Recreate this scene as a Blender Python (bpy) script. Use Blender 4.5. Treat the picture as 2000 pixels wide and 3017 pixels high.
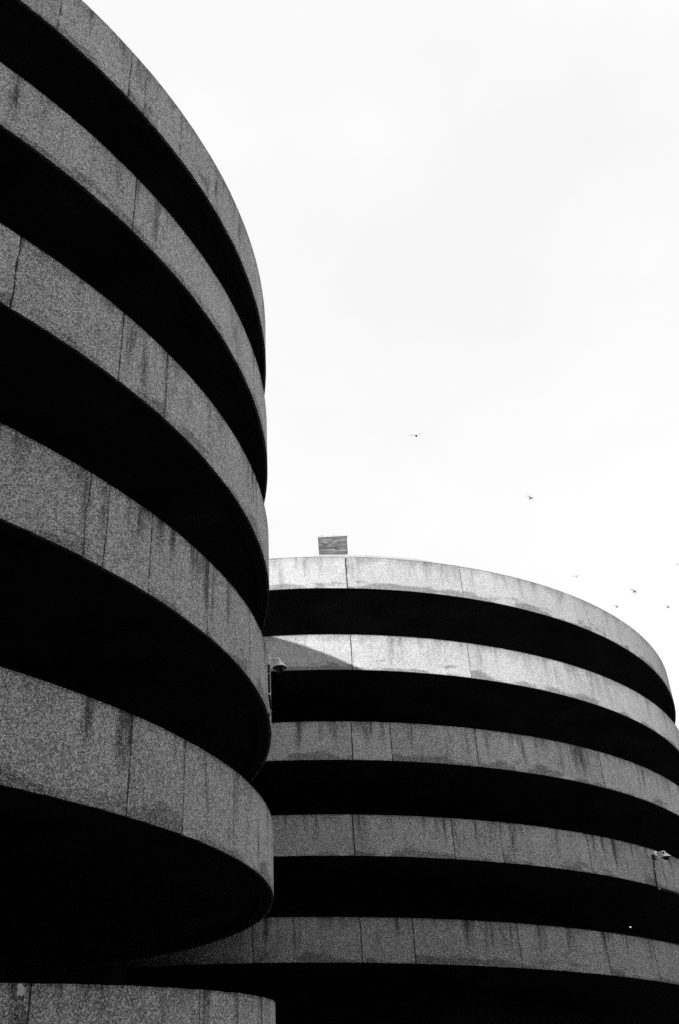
import bpy, bmesh, math, random
from mathutils import Vector, Matrix, noise
PI = math.pi
rad = math.radians
for o in list(bpy.data.objects):
    bpy.data.objects.remove(o)
scene = bpy.context.scene
COL = scene.collection

# ------------------------------------------------------------------ camera
CAM_H = 1.65
PITCH, ROLL = 0.5617, -0.0609
cp, sp, cr, sr = math.cos(PITCH), math.sin(PITCH), math.cos(ROLL), math.sin(ROLL)
ex, eu, ef = Vector((1, 0, 0)), Vector((0, -sp, cp)), Vector((0, cp, sp))
right, up = cr * ex + sr * eu, -sr * ex + cr * eu
cam_data = bpy.data.cameras.new('camera')
cam = bpy.data.objects.new('camera', cam_data)
COL.objects.link(cam)
M = Matrix.Identity(4)
for i in range(3):
    M[i][0], M[i][1], M[i][2] = right[i], up[i], -ef[i]
M[2][3] = CAM_H
cam.matrix_world = M
cam_data.sensor_fit = 'VERTICAL'
cam_data.sensor_height = 36.0
cam_data.lens = 34.255
cam_data.clip_start = 0.1
cam_data.clip_end = 6000
scene.camera = cam

# ------------------------------------------------------------------ sky, sun, exposure
SUN_AZ, SUN_EL = rad(-28.0), rad(27.4)      # azimuth turned from -Y (behind the camera) towards -X (left)
sun_dir = Vector((math.sin(SUN_AZ) * math.cos(SUN_EL), -math.cos(SUN_AZ) * math.cos(SUN_EL), math.sin(SUN_EL)))
world = bpy.data.worlds.new('World')
scene.world = world
world.use_nodes = True
wn, wl = world.node_tree.nodes, world.node_tree.links
wn.clear()
w_out = wn.new('ShaderNodeOutputWorld')
w_bg = wn.new('ShaderNodeBackground')
w_sky = wn.new('ShaderNodeTexSky')
w_sky.sky_type = 'NISHITA'
w_sky.sun_disc = False
w_sky.sun_elevation = SUN_EL
w_sky.sun_rotation = math.atan2(sun_dir.x, sun_dir.y)
w_sky.dust_density = 4.0
w_bw = wn.new('ShaderNodeRGBToBW')           # black and white film
wl.new(w_sky.outputs[0], w_bw.inputs[0])
w_tc = wn.new('ShaderNodeTexCoord')
w_map = wn.new('ShaderNodeMapping')
w_map.inputs['Scale'].default_value = (1.0, 1.0, 2.2)
w_noise = wn.new('ShaderNodeTexNoise')       # thin veil of high cloud over the whole sky
w_noise.inputs['Scale'].default_value = 1.6
w_noise.inputs['Detail'].default_value = 5.0
w_noise.inputs['Roughness'].default_value = 0.5
wl.new(w_tc.outputs['Generated'], w_map.inputs[0])
wl.new(w_map.outputs[0], w_noise.inputs['Vector'])
w_ramp = wn.new('ShaderNodeMapRange')
w_ramp.inputs['From Min'].default_value = 0.3
w_ramp.inputs['From Max'].default_value = 0.7
w_ramp.inputs['To Min'].default_value = 5.0
w_ramp.inputs['To Max'].default_value = 5.8
wl.new(w_noise.outputs['Fac'], w_ramp.inputs['Value'])
w_mix = wn.new('ShaderNodeMix')
w_mix.data_type = 'FLOAT'
w_mix.inputs['Factor'].default_value = 0.92
wl.new(w_bw.outputs[0], w_mix.inputs['A'])
wl.new(w_ramp.outputs[0], w_mix.inputs['B'])
wl.new(w_mix.outputs['Result'], w_bg.inputs['Color'])
w_bg.inputs['Strength'].default_value = 0.10
wl.new(w_bg.outputs[0], w_out.inputs[0])

sun_data = bpy.data.lights.new('sun', 'SUN')
sun_data.energy = 2.8
sun_data.angle = rad(0.6)
sun_data.color = (1, 1, 1)
sun = bpy.data.objects.new('sun', sun_data)
COL.objects.link(sun)
sun.rotation_euler = sun_dir.to_track_quat('Z', 'Y').to_euler()

scene.view_settings.view_transform = 'Standard'
scene.view_settings.look = 'None'
scene.view_settings.exposure = 0.95
scene.view_settings.gamma = 1.0
scene.view_settings.use_curve_mapping = False
scene.render.engine = 'CYCLES'
scene.cycles.use_denoising = False
scene.cycles.max_bounces = 6
scene.cycles.diffuse_bounces = 4


# ------------------------------------------------------------------ helpers
def obj(name, verts, faces, mats, parent=None, smooth=None, uvs=None, mat_idx=None):
    me = bpy.data.meshes.new(name)
    me.from_pydata([tuple(v) for v in verts], [], faces)
    for m in (mats if isinstance(mats, (list, tuple)) else [mats]):
        me.materials.append(m)
    if smooth is True:
        me.polygons.foreach_set('use_smooth', [True] * len(faces))
    elif smooth is not None:
        me.polygons.foreach_set('use_smooth', smooth)
    if mat_idx:
        me.polygons.foreach_set('material_index', mat_idx)
    if uvs is not None:
        uvl = me.uv_layers.new(name='surface')
        flat = []
        for p in me.polygons:
            for vi in p.vertices:
                flat += uvs[vi]
        uvl.data.foreach_set('uv', flat)
    me.update()
    o = bpy.data.objects.new(name, me)
    COL.objects.link(o)
    if parent:
        o.parent = parent
    return o


def tag(o, label=None, cat=None, group=None, kind=None):
    for k, v in (('label', label), ('category', cat), ('group', group), ('kind', kind)):
        if v:
            o[k] = v
    return o


def empty(name, loc, rotz=0.0):
    o = bpy.data.objects.new(name, None)
    COL.objects.link(o)
    o.location = loc
    o.rotation_euler = (0, 0, rotz)
    o.empty_display_size = 0.3
    return o


def box(x0, x1, y0, y1, z0, z1):
    v = [(x, y, z) for z in (z0, z1) for y in (y0, y1) for x in (x0, x1)]
    f = [(0, 2, 3, 1), (4, 5, 7, 6), (0, 1, 5, 4), (2, 6, 7, 3), (0, 4, 6, 2), (1, 3, 7, 5)]
    return v, f


def join(parts):
    V, F = [], []
    for v, f in parts:
        n = len(V)
        V += list(v)
        F += [tuple(i + n for i in q) for q in f]
    return V, F


def bevel_box(x0, x1, y0, y1, z0, z1, b):
    bm = bmesh.new()
    v, f = box(x0, x1, y0, y1, z0, z1)
    vs = [bm.verts.new(p) for p in v]
    for q in f:
        bm.faces.new([vs[i] for i in q])
    bmesh.ops.bevel(bm, geom=bm.edges[:], offset=b, segments=2, affect='EDGES', profile=0.5)
    bm.verts.index_update()
    V = [tuple(p.co) for p in bm.verts]
    F = [tuple(p.index for p in q.verts) for q in bm.faces]
    bm.free()
    return V, F


def tube(pts, r, n=10, closed_ends=True):
    pts = [Vector(p) for p in pts]
    V, F = [], []
    prev = None
    for i, p in enumerate(pts):
        t = (pts[min(i + 1, len(pts) - 1)] - pts[max(i - 1, 0)]).normalized()
        if prev is None:
            a = Vector((0, 0, 1)) if abs(t.z) < 0.9 else Vector((1, 0, 0))
            prev = t.cross(a).normalized()
        prev = (prev - t * prev.dot(t)).normalized()
        b = t.cross(prev)
        rr = r[i] if isinstance(r, (list, tuple)) else r
        for k in range(n):
            an = 2 * PI * k / n
            V.append(p + (prev * math.cos(an) + b * math.sin(an)) * rr)
    for i in range(len(pts) - 1):
        for k in range(n):
            F.append((i * n + k, i * n + (k + 1) % n, (i + 1) * n + (k + 1) % n, (i + 1) * n + k))
    if closed_ends:
        F.append(tuple(range(n - 1, -1, -1)))
        F.append(tuple((len(pts) - 1) * n + k for k in range(n)))
    return V, F


def lathe(profile, n=24, cx=0.0, cy=0.0):
    """profile: list of (radius, z) from bottom to top around a vertical axis"""
    V, F = [], []
    for r, z in profile:
        for k in range(n):
            an = 2 * PI * k / n
            V.append((cx + r * math.cos(an), cy + r * math.sin(an), z))
    for i in range(len(profile) - 1):
        for k in range(n):
            F.append((i * n + k, i * n + (k + 1) % n, (i + 1) * n + (k + 1) % n, (i + 1) * n + k))
    F.append(tuple(range(n - 1, -1, -1)))
    F.append(tuple((len(profile) - 1) * n + k for k in range(n)))
    return V, F


# ------------------------------------------------------------------ materials
def new_mat(name):
    m = bpy.data.materials.new(name)
    m.use_nodes = True
    nt = m.node_tree
    nt.nodes.clear()
    out = nt.nodes.new('ShaderNodeOutputMaterial')
    b = nt.nodes.new('ShaderNodeBsdfPrincipled')
    nt.links.new(b.outputs[0], out.inputs[0])
    b.inputs['Roughness'].default_value = 0.9
    b.inputs['Specular IOR Level'].default_value = 0.2
    return m, nt, b, out


class NG:
    """short hand for building value graphs"""
    def __init__(s, nt):
        s.nt = nt

    def node(s, t, **kw):
        n = s.nt.nodes.new(t)
        for k, v in kw.items():
            setattr(n, k, v)
        return n

    def put(s, sock, v):
        if isinstance(v, (int, float)):
            sock.default_value = v
        elif isinstance(v, tuple):
            sock.default_value = v
        else:
            s.nt.links.new(v, sock)

    def math(s, op, a, b=0.0, c=None, clamp=False):
        n = s.node('ShaderNodeMath', operation=op, use_clamp=clamp)
        s.put(n.inputs[0], a)
        s.put(n.inputs[1], b)
        if c is not None:
            s.put(n.inputs[2], c)
        return n.outputs[0]

    def rng(s, v, a, b, c, d, smooth=False):
        n = s.node('ShaderNodeMapRange')
        if smooth:
            n.interpolation_type = 'SMOOTHSTEP'
        for i, x in enumerate((v, a, b, c, d)):
            s.put(n.inputs[i], x)
        return n.outputs[0]

    def xyz(s, x, y, z):
        n = s.node('ShaderNodeCombineXYZ')
        s.put(n.inputs[0], x)
        s.put(n.inputs[1], y)
        s.put(n.inputs[2], z)
        return n.outputs[0]

    def noise(s, vec, scale, detail=2.0, rough=0.5):
        n = s.node('ShaderNodeTexNoise')
        s.put(n.inputs['Vector'], vec)
        s.put(n.inputs['Scale'], scale)
        s.put(n.inputs['Detail'], detail)
        s.put(n.inputs['Roughness'], rough)
        return n.outputs['Fac']


def parapet_concrete(name, base, streak, bottom):
    """exposed-aggregate concrete: pale pebbles in darker matrix, rain streaks, damp stains"""
    m, nt, b, out = new_mat(name)
    g = NG(nt)
    uv = g.node('ShaderNodeUVMap', uv_map='surface')
    sep = g.node('ShaderNodeSeparateXYZ')
    g.put(sep.inputs[0], uv.outputs[0])
    u, v = sep.outputs[0], sep.outputs[1]
    info = g.node('ShaderNodeObjectInfo')
    seed = g.math('MULTIPLY', info.outputs['Random'], 60.0)
    p = g.xyz(u, v, seed)
    # pebbles
    vor = g.node('ShaderNodeTexVoronoi', feature='F1')
    g.put(vor.inputs['Vector'], p)
    vor.inputs['Scale'].default_value = 60.0
    bw = g.node('ShaderNodeSeparateColor')
    g.put(bw.inputs[0], vor.outputs['Color'])
    peb = g.math('POWER', bw.outputs[0], 2.2)
    core = g.rng(vor.outputs['Distance'], 0.2, 0.8, 1.0, 0.35, True)
    peb = g.math('MULTIPLY', peb, core)
    grit = g.noise(g.xyz(g.math('ADD', u, g.math('MULTIPLY', v, 0.35)), g.math('MULTIPLY', v, 1.3), seed), 54.0, 4.0, 0.8)
    grit = g.rng(grit, 0.36, 0.70, 0.0, 1.0)
    grain = g.math('ADD', g.math('MULTIPLY', g.math('MULTIPLY', peb, g.math('ADD', g.math('MULTIPLY', grit, 1.5), 0.25)), 2.9), g.math('MULTIPLY', g.math('POWER', grit, 1.5), 0.80))
    grain = g.math('ADD', grain, 0.06)
    clump = g.rng(g.noise(p, 24.0, 3.0, 0.65), 0.3, 0.7, 0.84, 1.16)
    grain = g.math('MULTIPLY', grain, clump)
    oc = g.node('ShaderNodeSeparateColor')          # object colour: R turn tone with painted shade, G grain contrast, softer on sunlit turns
    g.put(oc.inputs[0], info.outputs['Color'])
    grain = g.math('ADD', g.math('MULTIPLY', g.math('SUBTRACT', grain, 0.72), oc.outputs[1]), 0.72)
    # broad tone
    broad = g.rng(g.noise(p, 0.55, 4.0, 0.55), 0.3, 0.7, 0.82, 1.18)
    tone = g.rng(info.outputs['Random'], 0.0, 1.0, 0.92, 1.07)
    val = g.math('MULTIPLY', grain, g.math('MULTIPLY', broad, tone))
    # rain streaks running down from the top edge
    sv = g.xyz(g.math('MULTIPLY', u, 3.4), g.math('MULTIPLY', v, 0.35), seed)
    s1 = g.rng(g.noise(sv, 1.0, 5.0, 0.65), 0.47, 0.68, 0.0, 1.0, True)
    lenv = g.noise(g.xyz(g.math('MULTIPLY', u, 2.0), 3.7, seed), 1.0, 2.0)
    cut = g.rng(lenv, 0.3, 0.7, 0.95, 0.05)
    fade = g.rng(v, g.math('SUBTRACT', cut, 0.35), g.math('ADD', cut, 0.35), 0.12, 1.0, True)
    s1 = g.math('MULTIPLY', s1, fade)
    val = g.math('MULTIPLY', val, g.math('SUBTRACT', 1.0, g.math('MULTIPLY', g.math('MULTIPLY', s1, oc.outputs[1]), streak)))
    # grime along the top edge
    tn = g.noise(g.xyz(g.math('MULTIPLY', u, 1.3), g.math('MULTIPLY', v, 0.8), seed), 1.4, 4.0, 0.6)
    top = g.rng(g.math('ADD', v, g.math('MULTIPLY', g.math('SUBTRACT', tn, 0.5), 0.9)), 0.80, 1.2, 0.0, 1.0, True)
    val = g.math('MULTIPLY', val, g.math('SUBTRACT', 1.0, g.math('MULTIPLY', top, 0.42)))
    # smooth trowelled rim without pebbles
    rn = g.noise(g.xyz(g.math('MULTIPLY', u, 2.5), 0.0, seed), 1.0, 3.0)
    rim = g.rng(v, g.rng(rn, 0.3, 0.7, 1.075, 1.125), 1.135, 0.0, 1.0, True)
    val = g.math('MULTIPLY', val, g.math('SUBTRACT', 1.0, g.math('MULTIPLY', rim, 0.45)))
    # damp patches along the bottom edge
    bn = g.noise(g.xyz(g.math('MULTIPLY', u, 0.75), g.math('MULTIPLY', v, 2.2), seed), 1.0, 4.0, 0.6)
    bot = g.rng(g.math('SUBTRACT', g.math('MULTIPLY', g.math('SUBTRACT', bn, 0.46), 1.6), v), -0.12, 0.06, 0.0, 1.0, True)
    val = g.math('MULTIPLY', val, g.math('SUBTRACT', 1.0, g.math('MULTIPLY', bot, bottom)))
    # dark water marks beside the joints
    uve = g.node('ShaderNodeUVMap', uv_map='edge')
    se = g.node('ShaderNodeSeparateXYZ')
    g.put(se.inputs[0], uve.outputs[0])
    ed = g.math('MINIMUM', se.outputs[0], se.outputs[1])
    en = g.noise(g.xyz(g.math('MULTIPLY', u, 6.0), g.math('MULTIPLY', v, 2.6), seed), 1.0, 4.0, 0.6)
    wid = g.rng(en, 0.38, 0.66, 0.004, 0.075)
    es = g.rng(ed, 0.0, wid, 1.0, 0.0, True)
    val = g.math('MULTIPLY', val, g.math('SUBTRACT', 1.0, g.math('MULTIPLY', es, g.rng(g.noise(g.xyz(u, g.math('MULTIPLY', v, 2.0), seed), 1.7, 3.0), 0.4, 0.62, 0.08, 0.72))))
    # small bug holes
    hol = g.node('ShaderNodeTexVoronoi', feature='F1')
    g.put(hol.inputs['Vector'], p)
    hol.inputs['Scale'].default_value = 3.1
    hm = g.rng(hol.outputs['Distance'], 0.02, 0.055, 0.35, 1.0)
    val = g.math('MULTIPLY', val, hm)
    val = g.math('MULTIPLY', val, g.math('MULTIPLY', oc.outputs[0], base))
    val = g.math('MINIMUM', g.math('DIVIDE', val, g.math('ADD', 1.0, g.math('MULTIPLY', val, 0.7))), 0.9)
    g.put(b.inputs['Base Color'], val)
    bump = g.node('ShaderNodeBump')
    bump.inputs['Strength'].default_value = 0.6
    bump.inputs['Distance'].default_value = 0.012
    g.put(bump.inputs['Height'], g.math('ADD', g.math('MULTIPLY', core, 0.6), grit))
    g.put(b.inputs['Normal'], bump.outputs[0])
    return m


def plain(name, val, rough=0.8, nscale=3.0, amount=0.3, spec=0.2, bump=0.0):
    m, nt, b, out = new_mat(name)
    g = NG(nt)
    tc = g.node('ShaderNodeTexCoord')
    n = g.noise(tc.outputs['Object'], nscale, 4.0, 0.6)
    g.put(b.inputs['Base Color'], g.rng(n, 0.3, 0.7, val * (1 - amount), val * (1 + amount)))
    b.inputs['Roughness'].default_value = rough
    b.inputs['Specular IOR Level'].default_value = spec
    if bump:
        bn = g.node('ShaderNodeBump')
        bn.inputs['Distance'].default_value = bump
        g.put(bn.inputs['Height'], g.noise(tc.outputs['Object'], nscale * 12, 3.0))
        g.put(b.inputs['Normal'], bn.outputs[0])
    return m


M_PAR = parapet_concrete('aggregate_concrete', 1.16, 0.85, 0.58)
M_BACK = plain('shaded_backing_concrete', 0.045, 0.95, 2.0, 0.3)  # near-black base carries the deep shade under and behind the parapets
M_DECK = plain('shaded_deck_concrete', 0.055, 0.95, 0.7, 0.55)  # soffit and interior shade put into the base colour
M_CONC = plain('weathered_concrete', 0.22, 0.95, 1.2, 0.3)
M_SHADED_WALL = plain('shaded_wall', 0.018, 0.95, 0.8, 0.3)  # deep shade put into the colour of the added wing
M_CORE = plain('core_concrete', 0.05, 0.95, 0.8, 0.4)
M_ASPH = plain('asphalt', 0.035, 0.95, 6.0, 0.35, bump=0.004)
M_WHITE = plain('white_painted_metal', 0.86, 0.4, 9.0, 0.06, 0.5)
M_BLACK = plain('black_plastic', 0.012, 0.5, 9.0, 0.2, 0.4)
M_DOME = plain('smoked_dome', 0.008, 0.12, 9.0, 0.1, 0.5)
M_RENDER = plain('pale_painted_render', 0.44, 0.9, 2.5, 0.10)
M_COPE = plain('pale_coping_stone', 0.42, 0.9, 6.0, 0.2)
M_MORTAR = plain('mortar', 0.07, 0.95, 14.0, 0.3)
M_POINT = plain('pale_pointing', 0.12, 0.95, 14.0, 0.3)
M_PATCH = plain('pale_mortar_patch', 0.6, 0.9, 30.0, 0.2)
M_FEATHER = plain('grey_bird_feathers', 0.04, 0.8, 20.0, 0.4)
M_GULLW = plain('white_bird_feathers', 0.55, 0.8, 20.0, 0.2)

# brick: each brick of the joined mesh takes its own tone
M_BRICK, _nt, _b, _o = new_mat('brick')
_g = NG(_nt)
_geo = _g.node('ShaderNodeNewGeometry')
_tc = _g.node('ShaderNodeTexCoord')
_sx = _g.node('ShaderNodeSeparateXYZ')
_g.put(_sx.inputs[0], _tc.outputs['Object'])
_row = _g.math('FLOOR', _g.math('DIVIDE', _sx.outputs[2], 0.162))      # pairs of courses differ in tone
_wn = _g.node('ShaderNodeTexWhiteNoise', noise_dimensions='1D')
_g.put(_wn.inputs['W'], _row)
_soot = _g.math('ADD', _g.math('MULTIPLY', _wn.outputs[0], 0.6), _g.math('MULTIPLY', _g.noise(_tc.outputs['Object'], 3.0, 2.0), 0.4))
_v = _g.rng(_geo.outputs['Random Per Island'], 0, 1, 0.10, 0.22)
_v = _g.math('MULTIPLY', _v, _g.rng(_soot, 0.25, 0.75, 0.6, 1.4))
_g.put(_b.inputs['Base Color'], _v)

# thin pale flight feathers let the sky through
M_WING = bpy.data.materials.new('thin_wing_feathers')
M_WING.use_nodes = True
_nt = M_WING.node_tree
_nt.nodes.clear()
_g = NG(_nt)
_o = _g.node('ShaderNodeOutputMaterial')
_d = _g.node('ShaderNodeBsdfDiffuse')
_t = _g.node('ShaderNodeBsdfTranslucent')
_d.inputs[0].default_value = (0.8, 0.8, 0.8, 1)
_t.inputs[0].default_value = (0.92, 0.92, 0.92, 1)
_m = _g.node('ShaderNodeMixShader')
_m.inputs[0].default_value = 0.72
_nt.links.new(_d.outputs[0], _m.inputs[1])
_nt.links.new(_t.outputs[0], _m.inputs[2])
_nt.links.new(_m.outputs[0], _o.inputs[0])

M_LAMP = bpy.data.materials.new('lit_lamp')
M_LAMP.use_nodes = True
_nt = M_LAMP.node_tree
_nt.nodes.clear()
_g = NG(_nt)
_o = _g.node('ShaderNodeOutputMaterial')
_e = _g.node('ShaderNodeEmission')
_e.inputs['Strength'].default_value = 0.45
_nt.links.new(_e.outputs[0], _o.inputs[0])

# ------------------------------------------------------------------ ground
gs = 2500.0
n = 24
gv, gf = [], []
for i in range(n + 1):
    for j in range(n + 1):
        gv.append((-gs + 2 * gs * i / n, -gs + 2 * gs * j / n, 0.0))
for i in range(n):
    for j in range(n):
        a = i * (n + 1) + j
        gf.append((a, a + n + 1, a + n + 2, a + 1))
tag(obj('ground', gv, gf, M_ASPH), kind='structure')

# ------------------------------------------------------------------ the two ramp towers
U = 2.75                      # storey height in metres
STEP = rad(0.75)


def ring(C, r, th, z):
    return (C[0] + r * math.cos(th), C[1] + r * math.sin(th), z)


def thetas(a, b):
    k = max(2, int(math.ceil((b - a) / STEP)))
    return [a + (b - a) * i / k for i in range(k + 1)]


def ring_wall(C, th0, r0, r1, zb, zt, a, b):
    """closed curved wall between two radii; zb and zt are functions of the angle from th0"""
    V, F, S = [], [], []
    T = thetas(a, b)

    def strip(p, q, sm):
        n0 = len(V)
        for t in T:
            V.append(p(t))
            V.append(q(t))
        for i in range(len(T) - 1):
            F.append((n0 + 2 * i, n0 + 2 * i + 2, n0 + 2 * i + 3, n0 + 2 * i + 1))
            S.append(sm)
    P = lambda r, zf: (lambda t: ring(C, r, th0 + t, zf(t)))
    strip(P(r1, zb), P(r1, zt), True)
    strip(P(r1, zt), P(r0, zt), True)
    strip(P(r0, zt), P(r0, zb), True)
    strip(P(r0, zb), P(r1, zb), True)
    for t, rev in ((a, False), (b, True)):
        n0 = len(V)
        V.extend([P(r0, zb)(t), P(r1, zb)(t), P(r1, zt)(t), P(r0, zt)(t)])
        F.append((n0 + 3, n0 + 2, n0 + 1, n0) if rev else (n0, n0 + 1, n0 + 2, n0 + 3))
        S.append(False)
    return V, F, S


def edge_path(rng, w, rows, wander):
    """half width of a joint and its sideways wander, one value per row"""
    x, out = 0.0, []
    for i in range(rows + 1):
        x = x * 0.85 + rng.uniform(-1, 1) * wander
        ww = w * rng.uniform(0.6, 1.3)
        out.append((x - ww / 2, x + ww / 2))
    return out


def wall_panel(C, th0, R, zb, zt, a, b, pa, pb, seed, parent, hv):
    """one cast panel of the parapet skin; pa, pb: joint paths on its two sides in metres"""
    rows = len(pa) - 1
    V, F, S, UVs, EUV = [], [], [], [], []
    T = thetas(a, b)
    nT = len(T)
    ro, ri = R, R - 0.045

    def zrag(t, e):      # slightly ragged casting along top and bottom edges
        q = Vector((t * R * 2.2, e * 7.0, seed))
        return 0.006 * noise.noise(q) + 0.004 * noise.noise(q * 4.1)
    grid = []
    for j in range(rows + 1):
        fr = j / rows
        row = []
        for i, t in enumerate(T):
            f0 = i / (nT - 1)
            off = pa[j][1] * (1 - f0) ** 6 + pb[j][0] * f0 ** 6
            tt = t + off / R
            z0, z1 = zb(tt) + zrag(tt, 0), zt(tt) + zrag(tt, 1)
            z = z0 + (z1 - z0) * fr
            rr = ro + 0.004 * noise.noise(Vector((tt * R * 0.8, z * 0.9, seed * 0.37)))
            row.append((tt, z, rr, (z1 - z0)))
        grid.append(row)
    for j in range(rows + 1):
        for i in range(nT):
            tt, z, rr, h = grid[j][i]
            V.append(ring(C, rr, th0 + tt, z))
            UVs.append([tt * R, 1.15 - (1 - j / rows) * (hv if hv else h)])
            EUV.append([(tt - a) * R, (b - tt) * R])
    for j in range(rows):
        for i in range(nT - 1):
            k = j * nT + i
            F.append((k, k + 1, k + nT + 1, k + nT))
            S.append(True)

    def side(idx):
        n0 = len(V)
        for (j, i) in idx:
            tt, z, rr, h = grid[j][i]
            V.append(ring(C, rr, th0 + tt, z))
            V.append(ring(C, ri, th0 + tt, z))
            UVs.append([tt * R, 1.15 - (1 - j / rows) * (hv if hv else h)])
            UVs.append([tt * R + 0.05, 1.15 - (1 - j / rows) * (hv if hv else h)])
            EUV.extend([[(tt - a) * R, (b - tt) * R]] * 2)
        for q in range(len(idx) - 1):
            F.append((n0 + 2 * q, n0 + 2 * q + 1, n0 + 2 * q + 3, n0 + 2 * q + 2))
            S.append(False)
    side([(0, i) for i in range(nT)])
    side([(rows, i) for i in range(nT - 1, -1, -1)])
    side([(j, nT - 1) for j in range(rows + 1)])
    side([(j, 0) for j in range(rows, -1, -1)])
    o = obj('wall_panel', V, F, M_PAR, parent, S, UVs)
    uv2 = o.data.uv_layers.new(name='edge')
    flat = []
    for p in o.data.polygons:
        for vi in p.vertices:
            flat += EUV[vi]
    uv2.data.foreach_set('uv', flat)
    return o


def parapet(root, C, th0, R, zb, zt, joints, seed, span=(-180, 180), hv=1.15, tone=1.0, depth=1.0):
    """joints: (degrees from th0, gap in metres, wander in metres)"""
    rng = random.Random(seed)
    a, b = rad(span[0]), rad(span[1])
    inset = rad(0.02)
    V, F, S = ring_wall(C, th0, R - 0.22, R - 0.047, lambda t: zb(t) + 0.012, lambda t: zt(t) - 0.012, a + inset, b - inset)
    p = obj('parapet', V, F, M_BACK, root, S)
    js = [(span[0], 0.01, 0.0)] + sorted(joints) + [(span[1], 0.01, 0.0)]
    rows = 13
    paths = [edge_path(rng, w, rows, wd) for (_, w, wd) in js]
    paths[0] = [(0, 0)] * (rows + 1)
    paths[-1] = [(0, 0)] * (rows + 1)
    for k in range(len(js) - 1):
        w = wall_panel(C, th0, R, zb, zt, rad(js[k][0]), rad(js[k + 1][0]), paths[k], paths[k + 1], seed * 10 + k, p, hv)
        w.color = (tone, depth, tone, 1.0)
    return p


def deck(root, C, th0, r0, r1, zf, a, b):
    V, F, S = ring_wall(C, th0, r0, r1, lambda t: zf(t) + 0.13, lambda t: zf(t) + 0.42, a, b)
    return obj('ramp_deck', V, F, M_DECK, root, S)


def core(root, C, r, z1):
    V, F = lathe([(r, 0.0), (r, z1 - 0.3), (r + 0.12, z1 - 0.3), (r + 0.12, z1)], 120, C[0], C[1])
    o = obj('core_drum', V, F, M_CORE, root)
    return o


def hidden(lo, hi, step, rng, w):
    out, d = [], lo
    while d < hi:
        out.append((d + rng.uniform(-1, 1), w, 0.003))
        d += step
    return out


RAMP_W = 5.2
LC, LR, LT = (-13.258, 15.306), 11.888, -0.85698
RC, RR, RT = (-0.568, 41.952), 14.186, -1.55726
L_SL, R_SL = U / (2 * PI), -2 * U / (2 * PI)

# ---- near tower, left
lt = tag(empty('ramp_tower', (LC[0], LC[1], 0)), 'near round concrete car park ramp tower at left, all of it in shade', 'ramp tower')
L_TOP = [.022, .013, -.004, -.026, -.019]
L_BOT = [-.002, .010, -.018, -.025, -.011]
# formed joints and cracks seen on each turn: degrees, gap, wander
L_J = [
    [(12.49, .012, .004), (19.38, .020, .003), (21.17, .007, .003), (25.96, .014, .006), (30.66, .006, .003), (44.0, .010, .003)],
    [(-2.0, .016, .003), (21.11, .024, .002), (43.0, .008, .003)],
    [(12.69, .024, .012), (21.06, .022, .002), (25.92, .016, .004), (41.68, .012, .003)],
    [(19.62, .018, .010), (21.18, .018, .007), (25.22, .018, .004), (32.38, .014, .003), (47.5, .010, .002)],
    [(10.0, .016, .003), (24.50, .024, .005), (29.93, .014, .003), (37.21, .014, .003), (50.5, .008, .002)],
]
tower_local = Matrix.Translation((-LC[0], -LC[1], 0))
rng = random.Random(5)
for k in range(5):
    zb = (lambda t, k=k: (4.993 - k + L_BOT[k]) * U + CAM_H + L_SL * t)
    zt = (lambda t, k=k: (5.409 - k + L_TOP[k]) * U + CAM_H + L_SL * t)
    js = hidden(-170, -8, 17.5, rng, .018) + L_J[k] + hidden(62, 175, 17.5, rng, .018)
    parapet(lt, (0, 0), LT, LR, zb, zt, js, 11 + k)
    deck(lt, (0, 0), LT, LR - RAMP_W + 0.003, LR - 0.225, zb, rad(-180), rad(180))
# lowest turn: wall standing on the ground
zb5 = lambda t: -0.02
zt5 = lambda t: max(0.355 * U + CAM_H + 0.2462 * U * t, 0.9)
parapet(lt, (0, 0), LT, LR, zb5, zt5, hidden(-160, 5, 17.5, rng, .018) + [(19.12, .026, .004), (32.50, .018, .003), (43.0, .010, .004), (46.0, .010, .004)]
        + hidden(64, 110, 17.5, rng, .018), 31, (-170, 120), hv=None)
core(lt, (0, 0), LR - RAMP_W, 16.4)

# ---- far tower, right
rt = tag(empty('ramp_tower', (RC[0], RC[1], 0)), 'far round concrete car park ramp tower at right, top turns in sun', 'ramp tower')
R_TOP = [.021, .003, -.025, -.020, -.005, 0.0]
R_BOT = [.014, -.009, -.031, -.012, .006, 0.0]
R_J = [
    [(1.97, .034, .005), (17.43, .020, .004), (36.24, .026, .005), (38.65, .014, .004), (41.75, .024, .005), (47.93, .018, .004), (53.61, .020, .004)],
    [(1.94, .028, .002), (17.04, .018, .003), (29.95, .014, .004), (35.75, .034, .003)],
    [(1.33, .032, .002), (5.99, .022, .002), (16.50, .026, .006), (35.01, .034, .003)],
    [(0.91, .032, .003), (12.24, .024, .004), (18.11, .012, .004), (30.17, .024, .004), (52.0, .02, .003)],
    [(-10.64, .032, .003), (1.06, .026, .004), (6.71, .028, .004), (18.56, .022, .004), (30.13, .030, .006), (37.99, .026, .008)],
    [(0.9, .026, .004), (18.5, .026, .004), (36.0, .026, .004)],
]
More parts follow.
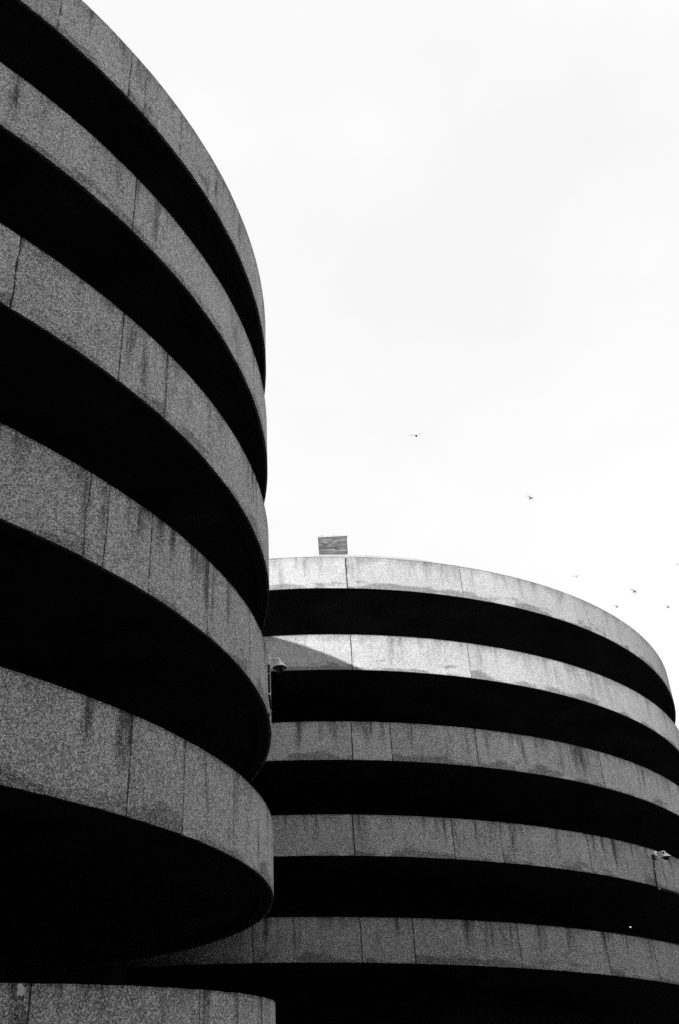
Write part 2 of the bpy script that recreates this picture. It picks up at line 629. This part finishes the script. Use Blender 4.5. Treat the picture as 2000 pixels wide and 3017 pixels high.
for k in range(6):
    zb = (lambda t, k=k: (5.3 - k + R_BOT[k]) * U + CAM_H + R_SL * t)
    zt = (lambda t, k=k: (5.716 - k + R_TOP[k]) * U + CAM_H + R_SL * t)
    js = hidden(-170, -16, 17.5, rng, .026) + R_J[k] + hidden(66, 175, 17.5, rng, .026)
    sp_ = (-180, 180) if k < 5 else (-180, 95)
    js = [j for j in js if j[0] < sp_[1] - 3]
    parapet(rt, (0, 0), RT, RR, zb, zt, js, 51 + k, sp_, tone=(.96, 1.0, .87, .70, .56, .56)[k], depth=(.55, .6, .95, 1.0, 1.0, 1.0)[k])  # tone darkens lower turns as painted shade; depth softens grain on sunlit turns
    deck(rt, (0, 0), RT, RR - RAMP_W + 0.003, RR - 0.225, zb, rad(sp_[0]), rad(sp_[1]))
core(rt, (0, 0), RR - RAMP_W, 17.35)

# ------------------------------------------------------------------ car park block added behind the near tower to block light
def block_box(name, mat, parent, *b):
    v, f = box(*b)
    return obj(name, v, f, mat, parent)


cpk = tag(empty('shade_car_park_block', (-34.0, 44.0, 0)), 'long dark car park block added behind the near tower to block light', 'car park')
x0, x1, y0, y1 = -27.0, 26.4, -14.0, 14.0
for k in range(6):
    z = 2.75 * k
    if k:
        block_box('floor_slab', M_DECK, cpk, x0 + .25, x1 - .25, y0 + .25, y1 - .25, z + 0.1, z + 0.35)
    for (a, b, c, d) in ((x0, x1, y0, y0 + .22), (x0, x1, y1 - .22, y1), (x0, x0 + .22, y0 + .223, y1 - .223), (x1 - .22, x1, y0 + .223, y1 - .223)):
        block_box('parapet', M_BACK, cpk, a, b, c, d, z if k else -0.02, z + 1.15)
for i in range(8):
    for j in range(4):
        xx, yy = x0 + 1 + i * (x1 - x0 - 2) / 7, y0 + 1 + j * (y1 - y0 - 2) / 3
        block_box('column', M_DECK, cpk, xx - .25, xx + .25, yy - .25, yy + .25, 0, 13.9)
block_box('shade_wing', M_SHADED_WALL, cpk, x1 - 3.0, 34.0 - 6.6, 27.6 - 44.0, y0 - .02, 0, 13.4)  # added wing, there to darken the far tower's left end
block_box('ramp_wall', M_CORE, cpk, x0 + 3, x1 - 6.0, -0.3, 0.3, 0, 13.85)

# ------------------------------------------------------------------ hidden bridge added between the towers to shade the far one
V, F = [], []
xs = [-12.0 + 9.3 * i / 20 for i in range(21)]
for z in (6.75, 7.05):
    for xx in xs:
        V.append((xx, LC[1] + math.sqrt(12.05 ** 2 - (xx - LC[0]) ** 2), z))
        V.append((xx, RC[1] - math.sqrt(14.35 ** 2 - (xx - RC[0]) ** 2), z))
nb_ = 2 * len(xs)
for i in range(len(xs) - 1):
    q = 2 * i
    F += [(q, q + 1, q + 3, q + 2), (nb_ + q, nb_ + q + 2, nb_ + q + 3, nb_ + q + 1), (q, q + 2, nb_ + q + 2, nb_ + q), (q + 1, nb_ + q + 1, nb_ + q + 3, q + 3)]
F += [(0, nb_, nb_ + 1, 1), (nb_ - 2, nb_ - 1, 2 * nb_ - 1, 2 * nb_ - 2)]
lb = tag(empty('shade_bridge', (0, 0, 0)), 'flat bridge added between the ramp towers to shade the far one', 'bridge')
obj('bridge_deck', V, F, M_DECK, lb)
block_box('bridge_parapet', M_BACK, lb, xs[-1] - .2, xs[-1] - .003, V[nb_ - 2][1] + .05, V[nb_ - 1][1] - .25, 7.05, 8.1)

# ------------------------------------------------------------------ unseen buildings added behind and beside the viewer to shade the towers
def shade_building(name, label, loc, ang, x0, x1, depth, h, storeys, wallmat):
    r = tag(empty(name, loc, ang), label, 'building')
    block_box('wall', wallmat, r, x0, x1, -depth, 0, 0, h)
    block_box('roof_parapet', M_CONC, r, x0 - .1, x1 + .1, -depth - .1, .1, h, h + .5)
    step = (h - 1.0) / storeys
    for s_ in range(storeys):
        zz = 0.9 + s_ * step
        nb = int((x1 - x0 - 2) / 3.0)
        for c_ in range(nb):
            xx = x0 + 1.3 + c_ * (x1 - x0 - 2.6) / nb
            w = block_box('window', M_DOME, r, xx + .3, xx + 2.2, -0.1, 0.03, zz, zz + step * .55)
            block_box('sill', M_COPE, w, xx + .2, xx + 2.3, -0.1, 0.12, zz - .12, zz - .003)


shade_building('shade_office_block', 'tall unseen office block added behind the viewer to shade the far tower', (-14.5, -9.7, 0), rad(30), -36.0, 9.0, 15.0, 34.7, 11, M_CONC)  # unseen; roofline shaped to keep sun off the far tower's lower turns
shade_building('shade_house', 'plain dark unseen house added behind the viewer to darken the low turns', (4.0, -9.0, 0), 0.0, -5.5, 6.0, 10.0, 20.0, 6, M_MORTAR)  # unseen; added to cut sky light on the lower turns
shade_building('shade_shops', 'dark unseen shop building added right of the view to darken the low turns', (17.5, 4.0, 0), rad(64.9), -18.0, 17.6, 14.0, 10.5, 3, M_MORTAR)  # unseen; added to cut light from the right on the lower turns

# ------------------------------------------------------------------ pale barrier on the top turn of the far tower
R_TOPZ = lambda t: (5.716 + .021) * U + CAM_H + R_SL * t
a0, a1 = rad(-2.4), rad(15.6)


def bz(t):
    f = (t - a0) / (a1 - a0)
    hump = min(1.0, (1 - f) / 0.22)
    return R_TOPZ(t) + 0.29 + 0.080 * (0.75 + 0.4 * f) * (0.15 + 0.85 * hump)


V, F, S = ring_wall(RC, RT, RR - 0.62, RR - 0.50, lambda t: R_TOPZ(t) - 1.16 + 0.43, bz, a0, a1)
br = tag(obj('barrier_wall', V, F, M_RENDER, None, S), 'low pale curved barrier wall peeping over the sunlit top parapet', 'wall')

# ------------------------------------------------------------------ brick stack on the far tower's roof
bx0, bx1, by0, by1, bz0, bz1 = -1.105, 0.265, 40.0, 41.2, 17.35, 25.44
st = tag(empty('brick_stack', ((bx0 + bx1) / 2, (by0 + by1) / 2, bz0), rad(1.2)), 'square brick stack above the sunlit tower, bird on its corner', 'brick stack')
hw, hd = (bx1 - bx0) / 2, (by1 - by0) / 2
v, f = box(-hw + .012, hw - .012, -hd + .012, hd - .012, 0.0, bz1 - bz0)
obj('mortar_core', v, f, M_POINT, st)
parts = []
rb = random.Random(3)
course, bl, bd, jt = 0.081, 0.225, 0.105, 0.012
for c in range(int((bz1 - bz0) / course)):
    z0 = c * course
    z1 = z0 + course - jt
    for side_ in range(4):
        L = 2 * (hw if side_ % 2 == 0 else hd)
        D = hd if side_ % 2 == 0 else hw
        x = -L / 2 - (0.1125 if c % 2 else 0.0)
        while x < L / 2 - 0.02:
            xa, xb = max(x, -L / 2), min(x + bl - jt, L / 2)
            if side_ % 2:                       # side faces butt behind the front and back faces
                xa, xb = max(xa, -L / 2 + bd), min(xb, L / 2 - bd)
            x += bl
            if xb - xa < 0.03:
                continue
            pr = rb.uniform(0.0, 0.006)
            vv, ff = box(xa, xb, -D + 0.006 - pr, -D + bd, z0, z1)
            an = side_ * PI / 2
            ca, sa = round(math.cos(an)), round(math.sin(an))
            parts.append(([(ca * px - sa * py, sa * px + ca * py, pz) for px, py, pz in vv], ff))
v, f = join(parts)
tag(obj('brickwork', v, f, M_BRICK, st), kind='stuff')
v, f = bevel_box(-hw - .012, hw + .012, -hd - .012, hd + .012, bz1 - bz0, bz1 - bz0 + 0.085, 0.012)
obj('coping', v, f, M_COPE, st)


# ------------------------------------------------------------------ birds
def bird_mesh(span, body, sweep, dihedral, fold=0.0):
    """flying bird, beak along +X, wings along Y; one continuous body with wings and tail"""
    V, F, MI = [], [], []
    rings = [(-0.50, .012, .01), (-0.40, .05, -.005), (-0.22, .115, -.01), (0.0, .15, -.01), (0.2, .135, 0.0), (0.34, .085, .02), (0.42, .075, .035), (0.50, .05, .03), (0.60, .008, .01)]
    nn = 8
    for x, r, z in rings:
        for k in range(nn):
            an = 2 * PI * k / nn
            V.append((x * body, r * body * math.cos(an), z * body + r * body * 0.9 * math.sin(an)))
    for i in range(len(rings) - 1):
        for k in range(nn):
            F.append((i * nn + k, (i + 1) * nn + k, (i + 1) * nn + (k + 1) % nn, i * nn + (k + 1) % nn))
            MI.append(0)
    F.append(tuple(range(nn)))
    MI.append(0)
    F.append(tuple(len(V) - 1 - k for k in range(nn)))
    MI.append(0)
    # tail fan
    n0 = len(V)
    for z in (0.004, -0.004):
        V.extend([(-0.40 * body, -.04 * body, z), (-0.80 * body, -.14 * body, z), (-0.84 * body, 0, z), (-0.80 * body, .14 * body, z), (-0.40 * body, .04 * body, z)])
    F.append((n0, n0 + 1, n0 + 2, n0 + 3, n0 + 4))
    F.append((n0 + 9, n0 + 8, n0 + 7, n0 + 6, n0 + 5))
    MI += [1, 1]
    for sgn in (-1, 1):
        st_ = [(0.06, 0.22, -0.14, 0.0), (0.25, 0.27, -0.12, 0.55), (0.45, 0.26, -0.10, 1.0), (0.70, 0.10, -0.20, 0.85), (0.90, -0.06, -0.28, 0.55), (1.0, -0.26, -0.32, 0.35)]
        n0 = len(V)
        for fy, lead, trail, zz in st_:
            y = sgn * fy * span / 2 * (1 - fold * fy)
            dx = -sweep * max(0.0, fy - 0.4) * body
            z = dihedral * zz * span * 0.25
            V.append((lead * body + dx, y, z + .006))
            V.append((trail * body + dx, y, z))
            V.append((lead * body + dx, y, z - .006))
        for i in range(len(st_) - 1):
            q = n0 + 3 * i
            a_, b_ = ((q, q + 1, q + 4, q + 3), (q + 1, q + 2, q + 5, q + 4)) if sgn < 0 else ((q + 3, q + 4, q + 1, q), (q + 4, q + 5, q + 2, q + 1))
            F.extend([a_, b_, (q + 2, q, q + 3, q + 5)])
            MI.extend([1, 1, 0])
    return V, F, MI


BIRDS = [
    ((6.40, 62.0, 47.32), (0, rad(-12), rad(78)), 1.10, 0.36, 0.1, 0.5, 0.0, 'lone flying bird with wings spread, highest in the sky'),
    ((14.42, 62.0, 40.85), (rad(58), rad(-30), rad(20)), 0.75, 0.30, 0.3, 0.5, 0.0, 'flying bird banking below the highest bird, second highest'),
    ((18.78, 70.0, 38.14), (rad(20), rad(25), rad(-60)), 0.75, 0.16, 0.3, 0.7, 0.0, 'faint pale flying bird nearest to the curved sunlit parapet'),
    ((28.08, 85.0, 43.98), (rad(70), rad(-24), rad(10)), 0.80, 0.36, 0.5, 0.2, 0.0, 'largest of the three dark birds flying beside the far tower'),
    ((29.12, 95.0, 47.27), (rad(50), rad(-26), rad(15)), 0.70, 0.30, 0.4, 0.5, 0.0, 'small bird flying just over the rim of far tower'),
    ((34.55, 95.0, 46.86), (rad(55), rad(-22), rad(12)), 0.75, 0.32, 0.4, 0.5, 0.0, 'small low flying bird at the right edge of the sky'),
    ((36.74, 95.0, 51.96), (rad(10), rad(40), rad(80)), 0.35, 0.13, 0.3, 0.6, 0.2, 'tiny bird cut by the right edge, above the low birds'),
]
for loc, rot, span, body, sweep, dih, fold, lab in BIRDS:
    body *= 1.35
    span *= 1.1
    V, F, MI = bird_mesh(span, body, sweep, dih, fold)
    o = obj('flying_bird', V, F, [M_FEATHER, M_WING], None, True, None, MI)
    o.location = loc
    o.rotation_mode = 'XYZ'
    o.rotation_euler = rot
    tag(o, lab, 'bird', 'birds in the sky')

# bird standing on the stack: horizontal body, round head, folded wings, two legs
V, F, MI = [], [], []
rings = [(-0.19, .006, .000), (-0.15, .018, .002), (-0.10, .034, .004), (-0.03, .050, .004), (0.04, .052, .010), (0.085, .040, .030), (0.105, .027, .058), (0.125, .030, .085), (0.150, .026, .092), (0.168, .012, .086), (0.20, .003, .080)]
nn = 10
for x, r, z in rings:
    for k in range(nn):
        an = 2 * PI * k / nn
        V.append((x, r * 0.85 * math.cos(an), z + r * math.sin(an)))
for i in range(len(rings) - 1):
    for k in range(nn):
        F.append((i * nn + k, (i + 1) * nn + k, (i + 1) * nn + (k + 1) % nn, i * nn + (k + 1) % nn))
        MI.append(1 if rings[i][0] > 0.05 else 0)
F += [tuple(range(nn)), tuple(len(V) - 1 - k for k in range(nn))]
MI += [0, 0]
for sy in (-.018, .018):
    lv, lf = tube([(0.01, sy, -0.02), (0.0, sy, -0.07), (0.004, sy, -0.112)], .004, 5)
    b0 = len(V)
    V += [tuple(p) for p in lv]
    F += [tuple(i + b0 for i in q) for q in lf]
    MI += [0] * len(lf)
gb = obj('standing_bird', V, F, [M_FEATHER, M_GULLW], None, True, None, MI)
gb.location = (-0.96, 40.25, bz1 + 0.085 + 0.108)
gb.rotation_euler = (0, rad(6), rad(168))
tag(gb, 'small bird standing on the corner of the brick stack', 'bird')


# ------------------------------------------------------------------ dome cameras
def dome_camera(loc, az, out, drop, rs, plate, label, gussets=False):
    """local frame: +X away from the wall, Z up, origin on the wall at the arm's root"""
    root = tag(empty('security_camera', loc, az), label, 'security camera', 'dome security cameras')
    pw, phh = plate
    v, f = bevel_box(-0.02, 0.045, -pw / 2, pw / 2, -phh * 0.55, phh * 0.45, 0.008)
    obj('mounting_plate', v, f, M_WHITE, root)
    pts = [(0.04, 0, 0), (out * 0.55, 0, 0.012)]
    for i in range(1, 6):
        an = i / 5 * PI / 2
        pts.append((out - 0.055 + 0.055 * math.sin(an), 0, 0.012 - 0.055 + 0.055 * math.cos(an)))
    pts.append((out, 0, -drop + 0.05))
    v, f = tube(pts, 0.022, 12)
    obj('arm', v, f, M_WHITE, root, True)
    if gussets:
        v, f = tube([(0.03, 0, -phh * 0.42), (out * 0.45, 0, -phh * 0.40), (out * 0.8, 0, -drop * 0.45)], 0.016, 10)
        obj('brace', v, f, M_WHITE, root, True)
    v, f = lathe([(rs * 0.62, -drop - 0.012), (rs * 0.60, -drop + 0.030), (rs * 0.54, -drop + 0.058), (rs * 0.36, -drop + 0.074), (0.030, -drop + 0.080), (0.024, -drop + 0.10)], 28, out)
    obj('housing', v, f, M_WHITE, root, True)
    v, f = lathe([(rs * 0.985, -drop - 0.024), (rs, -drop - 0.021), (rs * 0.90, -drop + 0.004), (rs * 0.64, -drop + 0.022)], 32, out)
    obj('skirt', v, f, M_WHITE, root, True)
    v, f = lathe([(rs * 0.95, -drop - 0.030), (rs * 0.95, -drop - 0.0245)], 32, out)
    obj('underside_ring', v, f, M_BLACK, root, True)
    prof = [(max(0.002, rs * 0.62 * math.sin(i / 8 * PI / 2)), -drop - 0.030 - rs * 0.55 * math.cos(i / 8 * PI / 2)) for i in range(9)]
    v, f = lathe(prof, 28, out)
    obj('dome', v, f, M_DOME, root, True)
    return root


def on(C, T, R, deg, z, lift=0.0):
    return Vector(ring(C, R + lift, T + rad(deg), z))


# camera on the near tower
ca_deg = 49.2
ca = dome_camera(on(LC, LT, LR, ca_deg, 8.415), LT + rad(ca_deg), 0.20, 0.135, 0.122, (0.085, 0.19), 'white dome security camera on an arm at edge of near tower')
Mi = Matrix.Translation(ca.location) @ Matrix.Rotation(LT + rad(ca_deg), 4, 'Z')
Mi = Mi.inverted()
pp = [(49.2, 8.33), (49.2, 8.2), (49.25, 8.0), (49.3, 7.85), (49.5, 7.76), (50.3, 7.72), (51.0, 7.70), (50.9, 7.63), (50.0, 7.53), (49.2, 7.45), (48.7, 7.38)]
v, f = tube([Mi @ on(LC, LT, LR, d, z, 0.016) for d, z in pp], 0.018, 8)
obj('conduit', v, f, M_BLACK, ca, True)
for z in (8.165, 7.80):
    p = Mi @ on(LC, LT, LR, 49.25, z, 0.016)
    v, f = tube([p + Vector((0, 0, -.012)), p + Vector((0, 0, .012))], 0.026, 10)
    obj('conduit_clip', v, f, M_WHITE, ca)

# camera on the far tower
cb_deg = 42.4
cb = dome_camera(on(RC, RT, RR, cb_deg, 8.30), RT + rad(cb_deg), 0.36, 0.145, 0.155, (0.13, 0.17), 'white dome security camera on the far tower near right edge', True)
Mi = (Matrix.Translation(cb.location) @ Matrix.Rotation(RT + rad(cb_deg), 4, 'Z')).inverted()
p = Mi @ on(RC, RT, RR, 41.75, 8.16)
v, f = bevel_box(p.x - 0.01, p.x + 0.09, p.y - 0.06, p.y + 0.06, p.z - 0.09, p.z + 0.09, 0.015)
obj('junction_box', v, f, M_BLACK, cb)
v, f = tube([Mi @ on(RC, RT, RR, d, z, 0.022) for d, z in ((41.65, 8.10), (41.5, 7.9), (41.35, 7.65), (41.2, 7.37), (41.25, 7.31))], 0.022, 8)
obj('conduit', v, f, M_BLACK, cb, True)
for d, z in ((41.55, 8.065), (41.45, 7.82)):
    p = Mi @ on(RC, RT, RR, d, z, 0.022)
    v, f = tube([p + Vector((0, 0, -.010)), p + Vector((0, 0, .010))], 0.029, 10)
    obj('conduit_clip', v, f, M_WHITE, cb)
zr3 = lambda d: (5.3 - 3 + R_BOT[3]) * U + CAM_H + R_SL * rad(d)
v, f = tube([Mi @ on(RC, RT, RR, d, zr3(d) - 0.03, -0.05) for d in [41.25 + i for i in range(16)]], 0.018, 8)
obj('cable_run', v, f, M_BLACK, cb, True)
p = Mi @ on(RC, RT, RR, 41.9, zr3(41.9) - 0.035, -0.05)
v, f = bevel_box(p.x - .03, p.x + .04, p.y - .04, p.y + .04, p.z - .03, p.z + .03, 0.008)
obj('cable_clamp', v, f, M_COPE, cb)

# ------------------------------------------------------------------ lit lamp under the far tower's ramp
lr = tag(empty('bulkhead_lamp', (9.3, 37.0, 7.06)), 'tiny lit lamp glowing in the dark beneath the far tower ramp', 'lamp')
v, f = lathe([(0.05, -0.02), (0.05, 0.03)], 16)
obj('lamp_base', v, f, M_BLACK, lr)
v, f = lathe([(0.012, -0.05), (0.032, -0.042), (0.040, -0.021)], 16)
obj('lamp_lens', v, f, M_LAMP, lr, True)

# ------------------------------------------------------------------ pale mortar patch near the rim of the lowest wall
pr_ = random.Random(8)
pv, pf = [], []
base_z = zt5(rad(18.6)) - 0.055
ptn = 14
for lift in (-0.01, 0.006):
    for k in range(ptn):
        an = 2 * PI * k / ptn
        rr = 0.055 * pr_.uniform(0.7, 1.2)
        pv.append(on(LC, LT, LR, 18.6 + math.degrees(rr * 0.9 * math.cos(an) / LR), base_z + rr * math.sin(an), lift))
for k in range(ptn):
    pf.append((k, (k + 1) % ptn, ptn + (k + 1) % ptn, ptn + k))
pf.append(tuple(range(ptn, 2 * ptn)))
mp = obj('mortar_patch', pv, pf, M_PATCH)
tag(mp, 'small pale mortar patch at the rim of the lowest wall', 'patch')
